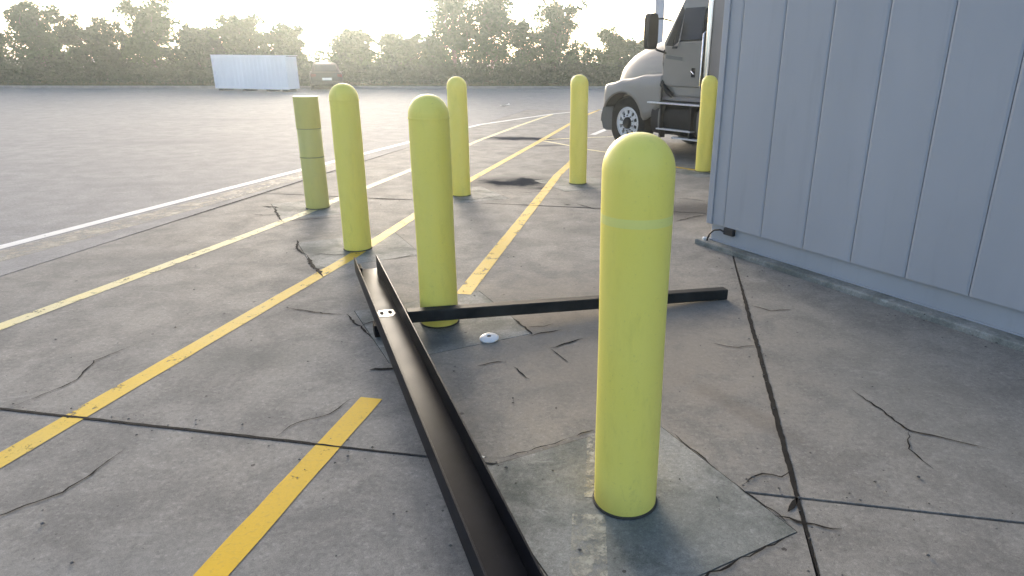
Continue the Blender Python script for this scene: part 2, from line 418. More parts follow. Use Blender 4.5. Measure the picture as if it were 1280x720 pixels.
for pts, w in CR: crack(pts, w * .62)
def joint(l0, m0, l1, m1, w):                       # dirt and old sealant packed into a slab joint
    p, q = lm(l0, m0), lm(l1, m1)
    crack([tuple(p), tuple(q)], w, .0031, .22, .0012)
joint(1.55, .55, 5.40, .55, .024); joint(5.4, .55, 7.25, .55, .02); joint(2.235, -4.9, 2.235, -.62, .015); joint(2.14, .50, 2.235, .55, .02)
joint(5.0, -4.98, 11.5, -4.98, .03); joint(7.25, -4.9, 7.25, -2.9, .016); joint(7.25, -2.2, 7.25, .5, .018)

# ------------------------------------------------------------------ bollards
def plastic(name, c, c2):
    t = NT(name)
    a = t.noise(2.4, 5, .6, .2, t.mapping((1, 1, .5))); b = t.noise(22, 5, .7, 0, t.mapping((1, 1, .25))); d = t.noise(90, 4, .7)
    cc = t.mix(t.ramp(a, [(.3, 0), (.7, 1)]), c, c2)
    cc = t.mix(t.math('MULTIPLY', t.ramp(b, [(.54, 0), (.76, 1)]), .22), cc, tuple(x * .6 for x in c))
    cc = t.mix(t.math('MULTIPLY', t.ramp(d, [(.62, 0), (.74, 1)]), .3), cc, (.16, .15, .08))
    z = t.N.new('ShaderNodeSeparateXYZ'); t.L.new(t.tc.outputs['Object'], z.inputs[0])
    e = t.noise(14, 6, .75, .6, t.mapping((1, 1, .6), loc=(3, 1, 5)))
    scr = t.math('MULTIPLY', t.ramp(e, [(.58, 0), (.64, 1)]), t.math('SUBTRACT', 1.0, t.math('MULTIPLY', z.outputs[2], 1.6), clamp=True))
    cc = t.mix(t.math('MULTIPLY', scr, .13), cc, (.10, .09, .05))
    t.P('Base Color', cc); t.P('Roughness', t.math('ADD', .36, t.math('MULTIPLY', b, .25))); t.P('Specular IOR Level', .4)
    t.bump(b, .12, .004)
    return t.m
M['bollard'] = plastic('yellow_plastic', (.93, .78, .135), (.91, .785, .18))
M['bollard_old'] = plastic('dull_yellow_plastic', (.66, .575, .15), (.60, .535, .18))
M['band'] = plastic('faded_yellow_tape', (.86, .79, .21), (.85, .79, .23))
M['seam'] = simple('dull_seam', (.30, .27, .09), .7)
M['foot_shade'] = simple('painted_foot_shade', (.055, .05, .04), .9, bump=.4)  # dark tone painted as shade round the bollard foot
RB = .1165
BL = ['tall yellow domed bollard nearest the camera, standing on a square concrete patch', 'yellow domed bollard just behind the black square tube lying on the ground',
      'yellow domed bollard at the far end of the black channel', 'yellow domed bollard standing just right of and behind the middle bollard',
      'yellow domed bollard left of the truck nose, at the end of a yellow line', 'yellow domed bollard beside the truck, close to the grey wall corner', 'dull yellow flat topped bollard with horizontal seams, leftmost of all']
def bollard(k, x, y, H, lean):
    root = empty('bollard', (x, y, 0), k * 1.3)
    root.rotation_euler = (lean[0], lean[1], k * 1.3)
    tag(root, BL[k], 'bollard', 'yellow bollards in the lot')
    r = RB if k != 6 else .125
    mat = M['bollard'] if k != 6 else M['bollard_old']
    if k != 6:
        prof = [(r * .985, .0), (r, .012)] + [(r + .0012 * math.sin(7 * z + k), z) for z in [i * (H - r) / 14 for i in range(1, 15)]]
        prof += [(r * math.cos(a) ** .94, H - r + r * math.sin(a)) for a in [i * math.pi / 2 / 14 for i in range(1, 14)]] + [(.004, H)]
        MB().lathe(prof, 56).build('sleeve', mat, root, smooth=60)
        zb = H - .285
        if k == 0: MB().lathe([(r + .0004, zb), (r + .0013, zb + .001), (r + .0013, zb + .03), (r + .0004, zb + .031)], 56).build('band', M['band'], root, smooth=40)
        else: MB().lathe([(r + .0012, H - r - .02), (r + .003, H - r - .017), (r + .003, H - r - .011), (r + .0012, H - r - .008)], 56).build('band', mat, root, smooth=40)
    else:
        MB().lathe([(r, 0), (r, .862), (r - .003, .866), (.01, .868)], 56).build('sleeve', mat, root, smooth=40)
        MB().lathe([(r + .002, .872), (r + .003, .878), (r + .003, H - .006), (r - .004, H), (.01, H)], 56).build('cap', mat, root, smooth=40)
        MB().lathe([(r - .004, .864), (r + .001, .865), (r + .001, .872), (r - .004, .873)], 56).build('seam', M['seam'], root, smooth=40)
        MB().lathe([(r, .560), (r + .0035, .562), (r + .0035, .570), (r, .572)], 56).build('seam', M['seam'], root, smooth=40)
    MB().lathe([(r + .007, .0045), (r + .005, .010), (r - .004, .012), (r - .006, .005)], 40).build('shade_ring', M['foot_shade'], root, smooth=40)  # dark ring standing in for the shade at the bollard's foot
LEAN = [(.0, -.006), (0, .003), (.003, 0), (0, .0), (0, 0), (0, 0), (.0, .0)]
for k, (x, y, H) in enumerate(BOLL): bollard(k, x, y, H, LEAN[k])

# ------------------------------------------------------------------ black steel on the ground
def steel(name, c, rough):
    t = NT(name)
    a = t.noise(6, 6, .65, .3); b = t.noise(60, 5, .7, 0, t.mapping((1, .15, 1)))
    cc = t.mix(t.ramp(a, [(.4, 0), (.75, 1)]), c, tuple(x * 1.9 + .004 for x in c))
    cc = t.mix(t.math('MULTIPLY', t.ramp(b, [(.6, 0), (.72, 1)]), .22), cc, (.07, .066, .06))
    t.P('Base Color', cc); t.P('Metallic', .0); t.P('Specular IOR Level', .07)
    t.P('Roughness', t.math('ADD', rough, t.math('MULTIPLY', a, .2))); t.bump(b, .1, .003)
    return t.m
M['steel'] = steel('black_painted_steel', (.006, .0068, .009), .30)
M['tube'] = steel('black_tube_steel', (.018, .019, .018), .45)
M['bright'] = simple('bare_bright_metal', (.62, .61, .58), .35, .6, .25, 40)
M['hole'] = simple('dark_hole', (.006, .006, .006), .9)
nearP, farP = Vector((.515, .03)), Vector((-1.4405, 4.628))
d2 = (farP - nearP); Lc = d2.length; d2.normalize()
ch = empty('steel_channel', (nearP.x, nearP.y, .004)); 
yaw = math.atan2(-d2.x, d2.y)
slope = math.asin(.0755 / 4.12)
ch.rotation_euler = (slope, 0, yaw)
tag(ch, 'long black steel channel lying open side up with a square tube arm across the slabs', 'steel channel')
W2, FH, TK = .083, .112, .009
MB().box(-W2, W2, 0, Lc, 0, TK).build('web', M['steel'], ch, bevel=.002)
MB().box(-W2, -W2 + TK, 0, Lc, TK, FH).build('flange', M['steel'], ch, bevel=.003)
MB().box(W2 - TK, W2, 0, Lc, TK, FH).build('flange', M['steel'], ch, bevel=.003)
lt = Lc - .92
tp = MB().prism([(-.045, lt - .05, TK + .0005), (.03, lt - .06, TK + .0005), (.056, lt - .02, TK + .0005), (.05, lt + .045, TK + .0005), (-.035, lt + .055, TK + .0005), (-.056, lt + .01, TK + .0005)], (0, 0, .0015)).build('bare_metal_patch', M['bright'], ch)
for sx in (-.026, .024):
    MB().prism([(sx + .013 * math.cos(a), lt + .004 + .03 * math.sin(a), TK + .0025) for a in [i * math.pi / 6 for i in range(12)]], (0, 0, .001)).build('slot', M['hole'], ch)
MB().box(-W2 + TK, -W2 + TK + .03, Lc - .16, Lc - .05, TK, .07).build('end_bracket', M['steel'], ch, bevel=.003)

MB().box(-W2 - .012, -W2 + .05, lt - .16, lt - .08, -.074, .0).build('foot', M['steel'], ch, bevel=.003)
# the square tube arm: from the channel's right flange down to the slab
bpy.context.view_layer.update()
ta, tb = Vector((-.915, 3.64, .128)), Vector((1.165, 4.345, .0395))
h = .0365
tx = (tb - ta); Lt = tx.length; tx.normalize()
ty = Vector((-tx.y, tx.x, 0)).normalized(); tz = tx.cross(ty)
tube_m = Matrix((( tx.x, ty.x, tz.x, ta.x), (tx.y, ty.y, tz.y, ta.y), (tx.z, ty.z, tz.z, ta.z), (0, 0, 0, 1)))
def sq(x, q):
    c = .006
    return [(x, -q + c, -q), (x, q - c, -q), (x, q, -q + c), (x, q, q - c), (x, q - c, q), (x, -q + c, q), (x, -q, q - c), (x, -q, -q + c)]
arm = MB().loft([sq(.0, h), sq(Lt, h), sq(Lt, h - .005), sq(Lt - .06, h - .005)]).build('tube_arm', M['tube'], ch)
arm.matrix_parent_inverse = Matrix.Identity(4); arm.matrix_basis = ch.matrix_world.inverted() @ tube_m
MB().box(Lt - .065, Lt - .0605, -h + .006, h - .006, -h + .006, h - .006).build('tube_plug', M['hole'], arm)

# small white round cap on the concrete
M['whitep'] = simple('white_plastic', (.80, .79, .76), .4, var=.06, scale=30)
cp = empty('plastic_cap', (-.42, 3.585, .004)); cp.rotation_euler = (R_(4), R_(-3), .4)
tag(cp, 'small round white plastic cap with a dark centre, on the concrete', 'cap')
MB().lathe([(.050, .0), (.057, .004), (.058, .011), (.050, .018), (.030, .023), (.014, .023), (.012, .018), (.002, .017)], 36).build('cap_body', M['whitep'], cp, smooth=50)
MB().lathe([(.0125, .0172), (.012, .0205), (.001, .0205)], 20).build('cap_centre', M['hole'], cp, smooth=40)

# grit and small stones lying on the slabs
rg = random.Random(31); mb = MB()
oct_ = [(1, 0, 0), (-1, 0, 0), (0, 1, 0), (0, -1, 0), (0, 0, 1), (0, 0, -.4)]
octf = [(0, 2, 4), (2, 1, 4), (1, 3, 4), (3, 0, 4), (2, 0, 5), (1, 2, 5), (3, 1, 5), (0, 3, 5)]
for k in range(900):
    u = rg.random()
    if u < .35:
        q = lm(rg.uniform(1.0, 7.2), .55 + rg.gauss(0, .05)) if rg.random() < .5 else lm(2.235 + rg.gauss(0, .05), rg.uniform(-4.5, 2))
    elif u < .5:
        q = Vector((1.37, 5.79)) + Vector((.535, -.845)) * rg.uniform(0, 4) - Vector((.845, .535)) * (.12 + abs(rg.gauss(0, .1)))
    else: q = Vector((rg.uniform(-3.4, 2.4), 1 + 7 * rg.random() ** 1.5))
    sz = .0022 + .006 * rg.random() ** 3
    mb.add([(q.x + p[0] * sz * rg.uniform(.7, 1.5), q.y + p[1] * sz * rg.uniform(.7, 1.5), .003 + sz * .4 + p[2] * sz * rg.uniform(.5, .9)) for p in oct_], octf)
M['grit'] = simple('grit_stone', (.10, .095, .085), .85, var=.6, scale=3)
tag(mb.build('grit', M['grit']), 'scattered grit and tiny stones on the concrete', 'grit', kind='stuff')

# bits of litter
M['paper'] = simple('paper', (.74, .73, .70), .7, var=.1, scale=20)
def scrap(x, y, s, label, rz):
    mb = MB(); r = random.Random(int(x * 100)); vs = []; fs = []
    for i in range(4):
        for j in range(4): vs.append((i * s / 3 - s / 2, (j * s / 3 - s / 2) * .7, .012 + abs(noise.noise((i * 1.1 + x, j * .9, y))) * s * .5))
    for i in range(3):
        for j in range(3): fs.append((i * 4 + j, i * 4 + 4 + j, i * 4 + 5 + j, i * 4 + 1 + j))
    o = mb.add(vs, fs).build('paper_scrap', M['paper'], solid=.002); o.location = (x, y, 0); o.rotation_euler = (0, 0, rz)
    tag(o, label, 'litter')
scrap(-2.0, 24.2, .34, 'white scrap of paper lying far out on the open lot', .4)
scrap(-.335, 2.33, .05, 'tiny crumpled white scrap at the corner of the concrete patch beside the channel', .9)

# ------------------------------------------------------------------ the grey metal building on the right
def siding(name, c):
    t = NT(name)
    a = t.noise(1.1, 5, .6, .2, t.mapping((1, 1, .35))); b = t.noise(9, 5, .65, 0, t.mapping((1, 1, .12))); d = t.noise(120, 3, .6)
    cc = t.mix(t.ramp(a, [(.3, 0), (.7, 1)]), c, tuple(x * 1.12 for x in c))
    cc = t.mix(t.math('MULTIPLY', t.ramp(b, [(.55, 0), (.8, 1)]), .25), cc, tuple(x * .6 for x in c))
    t.P('Base Color', cc); t.P('Roughness', t.math('ADD', .42, t.math('MULTIPLY', a, .15))); t.P('Specular IOR Level', .45)
    t.bump(t.math('ADD', a, t.math('MULTIPLY', d, .08)), .12, .02)
    return t.m
M['siding'] = siding('pale_blue_grey_siding', (.345, .352, .367))
M['skirt'] = siding('pale_skirting', (.335, .35, .368))
M['dark'] = simple('recessed_backing', (.12, .127, .14), .8)
M['black'] = simple('black_rubber', (.015, .015, .016), .5, bump=.2)
M['roof'] = siding('grey_roof', (.25, .26, .28))
WD = Vector((.535, -.845)).normalized(); WN = Vector((.845, .535)).normalized()     # along the wall towards the camera; into the building
bl = empty('metal_building', (1.37, 5.79, 0), math.atan2(WD.y, WD.x))               # local x along the wall, local y into the building
tag(bl, 'pale blue grey metal sided building on the right', 'building')
BL_, BD, BH, SB = 7.4, 2.7, 3.3, .205
seams = [0, .165]
while seams[-1] + .42 < BL_: seams.append(seams[-1] + .42)
seams.append(BL_)
for a, b in zip(seams, seams[1:]):
    MB().prism([(a + .0025, .0, SB), (a + .0025, -.014, SB), (a + .018, -.02, SB), (b - .018, -.02, SB), (b - .0025, -.014, SB), (b - .0025, .0, SB)], (0, 0, BH - SB)).build('wall_panel', M['siding'], bl)
MB().box(0, BL_, .0005, .05, SB + .004, BH).build('wall_backing', M['dark'], bl)
sp2 = [0]
while sp2[-1] + .42 < BD: sp2.append(sp2[-1] + .42)
sp2.append(BD)
for a, b in zip(sp2, sp2[1:]):
    MB().prism([(.0, a + .004, SB), (-.012, a + .004, SB), (-.02, a + .018, SB), (-.02, b - .018, SB), (-.012, b - .004, SB), (.0, b - .004, SB)], (0, 0, BH - SB)).build('wall_panel', M['siding'], bl)
MB().box(.0005, .05, .0505, BD, SB + .004, BH).build('wall_backing', M['dark'], bl)
MB().box(-.034, .03, -.0345, -.021, SB - .004, BH).build('corner_trim', M['siding'], bl, bevel=.003)
MB().box(-.0345, -.021, -.0205, .05, SB - .004, BH).build('corner_trim', M['siding'], bl, bevel=.003)
MB().box(-.005, BL_, .012, .06, .05, SB + .003).build('skirting', M['skirt'], bl, bevel=.003)
MB().box(.008, .055, .0605, BD, .05, SB + .003).build('skirting', M['skirt'], bl, bevel=.003)
MB().box(-.012, BL_ + .03, -.004, .011, .046, .058).build('drip_flashing', M['skirt'], bl, bevel=.002)
MB().prism([(-.10, -.1, -.03), (BL_ + .1, -.15, -.03), (BL_ + .1, BD + .1, -.03), (-.10, BD + .1, -.03)], (0, 0, .075)).build('foundation', M['pad'], bl, bevel=.012)
MB().box(BL_ - .05, BL_, .0505, BD, SB, BH - .001).build('end_wall', M['siding'], bl)
MB().box(.0505, BL_ - .0505, BD - .05, BD - .001, SB, BH - .002).build('rear_wall', M['siding'], bl)
MB().prism([(-.25, -.25, BH), (-.25, BD + .25, BH), (-.25, BD + .25, BH + .12), (-.25, BD / 2, BH + .5), (-.25, -.25, BH + .12)], (BL_ + .5, 0, 0)).build('roof', M['roof'], bl)
jb = MB().box(.175, .285, -.028, .0115, SB - .068, SB - .006).build('junction_box', M['black'], bl, bevel=.006)
MB().tube([(.2, -.02, SB - .05), (.15, -.04, SB - .03), (.09, -.055, SB - .045), (.045, -.06, SB - .09), (.02, -.055, SB - .14), (.012, -.05, .046)], .008, 8).build('cable', M['black'], bl, smooth=60)
MB().lathe([(.02, .045), (.022, .05), (.02, .066), (.009, .07), (.008, .07)], 16, c=(-.03, -.04, 0)).build('conduit_stub', M['whitep'], bl, smooth=40)

# ------------------------------------------------------------------ semi truck
M['paintw'] = simple('champagne_truck_paint', (.225, .21, .186), .42, .15, .06, 2, coat=.15)
M['plas'] = simple('grey_bumper_plastic', (.13, .127, .122), .5, var=.15, bump=.1)
M['blackp'] = simple('black_plastic', (.012, .012, .013), .55, var=.3, bump=.15, spec=.18)
M['tyre'] = simple('tyre_rubber', (.014, .014, .014), .85, var=.3, scale=15, bump=.3, spec=.15)
M['alu'] = simple('painted_white_wheel', (.72, .72, .71), .4, .1, .08, 12)
M['chrome'] = simple('chrome', (.85, .85, .85), .12, 1.0, .05, 8)
M['tread'] = simple('tread_plate', (.62, .62, .62), .38, .6, .15, 30, bump=.5, bscale=120)
M['glass'] = simple('dark_window_glass', (.012, .016, .024), .08, 0, .1, 3, coat=.0, spec=.3, rvar=.02)
M['amber'] = simple('amber_lens', (.6, .19, .03), .25, 0, .1, 20)
M['lens'] = simple('clear_lens', (.6, .62, .63), .12, .4, .1, 20)
M['fairing'] = simple('taupe_fairing', (.24, .215, .2), .4, .1, .08, 2, coat=.3)
TA = R_(38)
TS = .955
WH = Vector((1.215, 12.43))
td_ = Vector((-math.sin(TA), math.cos(TA))); tn_ = Vector((-math.cos(TA), -math.sin(TA)))
TO = WH - tn_ * 1.04 * TS
tr = empty('semi_truck', (TO.x, TO.y, 0), math.atan2(td_.y, td_.x), TS)
tag(tr, 'champagne coloured semi truck tractor parked behind the building corner', 'truck')
def lerp(a, b, t): return a + (b - a) * t
def interp(tab, x):
    for (x0, v0), (x1, v1) in zip(tab, tab[1:]):
        if x0 <= x <= x1:
            t = (x - x0) / (x1 - x0); t = t * t * (3 - 2 * t); return lerp(v0, v1, t)
    return tab[0][1] if x < tab[0][0] else tab[-1][1]
# hood
secs = []
for x, hw, zt in ((.79, .46, 1.10), (.775, .56, 1.30), (.71, .66, 1.50), (.58, .74, 1.67), (.35, .80, 1.83), (.05, .84, 1.95), (-.3, .87, 2.04), (-.65, .91, 2.10), (-.98, .95, 2.13)):
    s = []
    for i in range(17):
        a = math.pi * i / 16
        cx, sz = math.cos(a), math.sin(a)
        s.append((x, hw * math.copysign(abs(cx) ** .55, cx), .75 + (zt - .75) * sz ** .5))
    secs.append(s)
MB().loft(secs).build('hood', M['paintw'], tr, smooth=50)
MB().box(.72, .805, -.40, .40, .80, 1.12).build('grille', M['blackp'], tr, bevel=.03)
for k in range(6): MB().box(.80, .815, -.38, .38, .82 + k * .048, .836 + k * .048).build('grille_bar', M['chrome'], tr)
# fenders
def fender(sg):
    cols = []; xs = [.78, .755, .72, .68, .63, .58, .54, .5] + [.45 - i * .05 for i in range(30)]
    for x in xs:
        yo = 1.2 if x < .46 else 1.2 - .52 * ((x - .46) / .32) ** 2
        zt = interp([(-1.1, 1.46), (-.6, 1.43), (0, 1.34), (.45, 1.25), (.78, 1.12)], x)
        r = .57; zb = .52 + math.sqrt(max(0, r * r - x * x)) if abs(x) < r else 0
        zb = max(zb, .80 if x > 0 else interp([(-1.1, .92), (-.6, .62)], x))
        zb = min(zb, zt - .05); yi = min(.56, yo - .1)
        c = [(x, yi, zt + .02), (x, lerp(yi, yo, .5), zt + .012), (x, yo - .13, zt - .004), (x, yo - .06, zt - .02), (x, yo - .02, zt - .05)]
        m = zt - .05
        c += [(x, yo - .004, lerp(m, zb, .25)), (x, yo, lerp(m, zb, .5)), (x, yo + .004, lerp(m, zb, .8)), (x, yo + .012, zb)]
        cols.append([(p[0], sg * p[1], p[2]) for p in c])
    f = MB().loft(cols, False).build('fender', M['paintw'], tr, smooth=50, solid=.03)
    # inner wheel well
    w = MB().loft([[(.62 * math.cos(a), sg * y, .52 + .62 * math.sin(a)) for a in [math.pi * i / 16 for i in range(17)]] for y in (.45, 1.17)], False)
    w.build('wheel_well', M['blackp'], f, smooth=60)
    MB().add([(.78, sg * .45, .4), (-.62, sg * .45, .4), (-.62, sg * .45, 1.2), (.78, sg * .45, 1.2)], [(0, 1, 2, 3)]).build('wheel_well', M['blackp'], f, solid=.02)
    MB().box(.525, .542, min(sg * .45, sg * 1.12), max(sg * .45, sg * 1.12), .36, .95).build('wheel_well', M['blackp'], f)
    pts = [(.775, .66), (.735, .80), (.68, .92)]
    MB().loft([[(x + .02, sg * y, .80), (x + .035, sg * y, .86), (x + .02, sg * (y + .0), .97), (x - .06, sg * (y - .03), .97), (x - .06, sg * (y - .03), .80)] for x, y in pts]).build('headlight', M['lens'], f, smooth=50)
    MB().loft([[(x + .012, sg * (y + .01), .84), (x + .022, sg * (y + .02), .90), (x - .03, sg * (y + .0), .93), (x - .05, sg * y, .84)] for x, y in ((.66, .97), (.58, 1.10))]).build('turn_signal', M['amber'], f, smooth=50)
for sg in (1, -1): fender(sg)
# bumper
secs = []
half = [(.545, 1.175), (.60, 1.12), (.655, 1.03), (.715, .88), (.765, .70), (.80, .50), (.82, .25)]
for x, y in [(x, -y) for x, y in half] + [(.83, 0)] + half[::-1]:
    secs.append([(x - .05, y * .97, .35), (x + .0, y, .39), (x + .025, y * 1.02, .55), (x + .02, y * 1.015, .70), (x - .01, y, .795), (x - .12, y * .88, .795), (x - .12, y * .88, .35)])
bp = MB().loft(secs).build('bumper', M['plas'], tr, smooth=45)
for sg in (1, -1):
    MB().lathe([(.055, -.03), (.06, 0), (.045, .012), (.002, .016)], 20, c=(0, 0, 0)).build('fog_light', M['lens'], bp, smooth=40)
    o = bpy.data.objects[[x.name for x in bp.children][-1]]; o.location = (.735, sg * .85, .55); o.rotation_euler = (0, R_(90), sg * R_(50))
    MB().box(.57, .61, sg * 1.14 - .02, sg * 1.14 + .02, .70, .74).build('marker_light', M['amber'], bp, bevel=.004)
# wheels
def wheel(x, y, sg, dual=False):
    """outer face towards sg * +y"""
    def yy(d): return y + sg * d
    R, r, w = .515, .30, .14
    prof = [(r, -w + .01), (r + .03, -w), (R - .05, -w), (R - .012, -w + .03), (R, -w + .06), (R, w - .06), (R - .012, w - .03), (R - .05, w), (r + .04, w), (r, w - .012)]
    t = MB().lathe([(a, b) for a, b in prof], 48, 'Y', ring=True).build('wheel', M['tyre'], tr, smooth=35)
    t.location = (x, y - sg * .14, R)
    if dual:
        d = MB().lathe([(a, b - sg * .33) for a, b in prof], 40, 'Y', ring=True).build('inner_tyre', M['tyre'], t, smooth=35)
    f = sg * (.125 if not dual else .02)
    rm = MB()
    rm.lathe([(.302, f - sg * .10), (.302, f + sg * .006), (.285, f + sg * .010), (.278, f - sg * .012), (.245, f - sg * .012), (.240, f - sg * .10)], 48, 'Y', ring=True)
    rm.lathe([(.17, f - sg * .02), (.165, f + sg * .0), (.12, f + sg * .012), (.11, f - sg * .02)], 40, 'Y', ring=True)
    for k in range(10):
        a = 2 * math.pi * k / 10; hw = .17
        q = []
        for rr, aw in ((.166, hw * 1.15), (.2, hw * .82), (.246, hw * 1.05)):
            q.append((rr, aw))
        vs = []
        for rr, aw in q:
            for s2 in (-1, 1): vs.append((rr * math.cos(a + s2 * aw), f - sg * .008, rr * math.sin(a + s2 * aw)))
        vs += [(v[0], f - sg * .03, v[2]) for v in vs]
        rm.add(vs, [(0, 1, 3, 2), (2, 3, 5, 4), (0, 2, 8, 6), (2, 4, 10, 8), (1, 3, 9, 7), (3, 5, 11, 9)])
    rm.build('rim', M['alu'], t, smooth=30)
    MB().lathe([(.285, f - sg * .075), (.05, f - sg * .07), (.002, f - sg * .07)], 32, 'Y').build('brake_drum', M['blackp'], t, smooth=40)
    MB().lathe([(.11, f - sg * .05), (.105, f + sg * .02), (.085, f + sg * .05), (.05, f + sg * .062), (.002, f + sg * .064)], 24, 'Y').build('hub', M['blackp'] if not dual else M['plas'], t, smooth=40)
    nm = MB()
    for k in range(10):
        a = 2 * math.pi * (k + .5) / 10
        nm.tube([(.145 * math.cos(a), f + sg * .0, .145 * math.sin(a)), (.145 * math.cos(a), f + sg * .03, .145 * math.sin(a))], .014, 6)
    nm.build('wheel_nuts', M['plas'], t)['kind'] = 'stuff'
for sg in (1, -1): wheel(0, sg * 1.04, sg)
for x in (-4.75, -6.05):
    for sg in (1, -1): wheel(x, sg * 1.12, sg, True)
MB().box(-6.7, .55, -.46, -.36, .62, .88).build('frame_rail', M['blackp'], tr)
MB().box(-6.7, .55, .36, .46, .62, .88).build('frame_rail', M['blackp'], tr)
for x in (0, -4.75, -6.05): MB().tube([(x, -.9, .5), (x, .9, .5)], .07, 10).build('axle', M['blackp'], tr, smooth=60)
MB().lathe([(.45, 1.02), (.5, 1.06), (.5, 1.1), (.2, 1.12)], 28, c=(-5.3, 0, 0)).build('fifth_wheel', M['blackp'], tr, smooth=40)
# cab shell
prof = [(-.93, 1.05), (-.93, 1.97), (-1.27, 2.66), (-1.45, 2.74), (-1.98, 2.74), (-1.98, 1.05)]
mb = MB()
def yh(z): return 1.14 - max(0, z - 1.95) * .14
mb.loft([[(x, -yh(z), z) for x, z in prof], [(x, -yh(z) + .05, z) for x, z in prof], [(x, yh(z) - .05, z) for x, z in prof], [(x, yh(z), z) for x, z in prof]])
cab = mb.build('cab', M['paintw'], tr, smooth=40, bevel=.05, seg=3)
MB().add([(-.985, -.98, 2.05), (-.985, .98, 2.05), (-1.255, .92, 2.59), (-1.255, -.92, 2.59)], [(0, 1, 2, 3)]).build('windshield', M['glass'], cab, solid=.012)
for x in (-.02, .02): pass
def door(sg):
    def pt(x, z, o=.0): return (x, sg * (yh(z) + o), z)
    x0, x1 = -1.0, -1.86
    root = MB().loft([[pt(x0, 1.24, o), pt(x0 + .02, 1.6, o), pt(x0 - .03, 1.9, o), pt(-1.2, 1.90, o), pt(-1.32, 1.97, o), pt(x1, 1.98, o), pt(x1, 1.24, o)] for o in (.005, .03)]).build('door', M['paintw'], tr, bevel=.012)
    for poly in ([(-1.03, 1.91), (-1.18, 1.905), (-1.39, 2.50), (-1.30, 2.54)], [(-1.30, 2.54), (-1.36, 2.46), (x1, 2.48), (x1, 2.58), (-1.38, 2.58)], [(-1.80, 1.98), (x1, 1.98), (x1, 2.48), (-1.80, 2.48)]):
        MB().loft([[pt(x, z, o) for x, z in poly] for o in (.006, .026)]).build('window_frame', M['blackp'] if poly[0][0] != -1.30 else M['paintw'], root)
    MB().loft([[pt(x, z, o) for x, z in [(-1.18, 1.86), (-1.30, 1.86), (-1.36, 1.99), (-1.81, 2.0), (-1.81, 2.50), (-1.37, 2.50)]] for o in (.008, .034)]).build('window', M['glass'], root)
    MB().loft([[pt(x, z, o) for x, z in [(-1.06, 1.70), (-1.45, 1.66), (-1.45, 1.72), (-1.06, 1.76)]] for o in (.031, .04)]).build('belt_moulding', M['plas'], root)
    MB().loft([[pt(x, z, o) for x, z in [(-1.66, 1.40), (-1.74, 1.40), (-1.74, 1.55), (-1.66, 1.55)]] for o in (.031, .037)]).build('handle_recess', M['blackp'], root)
    MB().tube([pt(-1.68, 1.50, .04), pt(-1.68, 1.50, .06), pt(-1.73, 1.45, .06), pt(-1.73, 1.45, .04)], .012, 6).build('door_handle', M['chrome'], root, smooth=60)
    MB().tube([pt(-1.89, 1.24, .035), pt(-1.89, 1.27, .075), pt(-1.90, 2.08, .085), pt(-1.90, 2.11, .035)], .017, 10).build('grab_rail', M['chrome'], root, smooth=60)
    return root
for sg in (1, -1): door(sg)
for sg in (1, -1):   # mirrors
    mr = MB().loft([[(-1.0 + .12 * c, sg * (1.50 + .02 + .0 * c), 2.13 + .29 * s) for c, s in [(math.copysign(abs(math.cos(a)) ** .5, math.cos(a)), math.copysign(abs(math.sin(a)) ** .5, math.sin(a))) for a in [2 * math.pi * i / 20 for i in range(20)]]] if w is None else
                    [(-1.0 + w * .04 + .02 * 0, sg * (1.50 + .115 * c), 2.13 + .29 * s) for c, s in [(math.copysign(abs(math.cos(a)) ** .5, math.cos(a)), math.copysign(abs(math.sin(a)) ** .5, math.sin(a))) for a in [2 * math.pi * i / 20 for i in range(20)]]] for w in (-1.2, -1, 0, 1, 2)]).build('mirror', M['blackp'], tr, smooth=50, bevel=.012)
    MB().tube([(-1.0, sg * 1.42, 1.90), (-1.0, sg * 1.36, 1.84), (-1.05, sg * 1.13, 1.78)], .018, 8).build('mirror_arm', M['blackp'], mr, smooth=60)
    MB().tube([(-1.0, sg * 1.42, 2.33), (-1.05, sg * 1.3, 2.34), (-1.12, sg * 1.1, 2.30)], .014, 8).build('mirror_arm', M['blackp'], mr, smooth=60)
    MB().tube([(-.98, sg * 1.13, 1.84), (-.99, sg * 1.155, 1.62), (-1.03, sg * 1.15, 1.40)], .02, 8).build('mirror_brace', M['blackp'], mr, smooth=60)
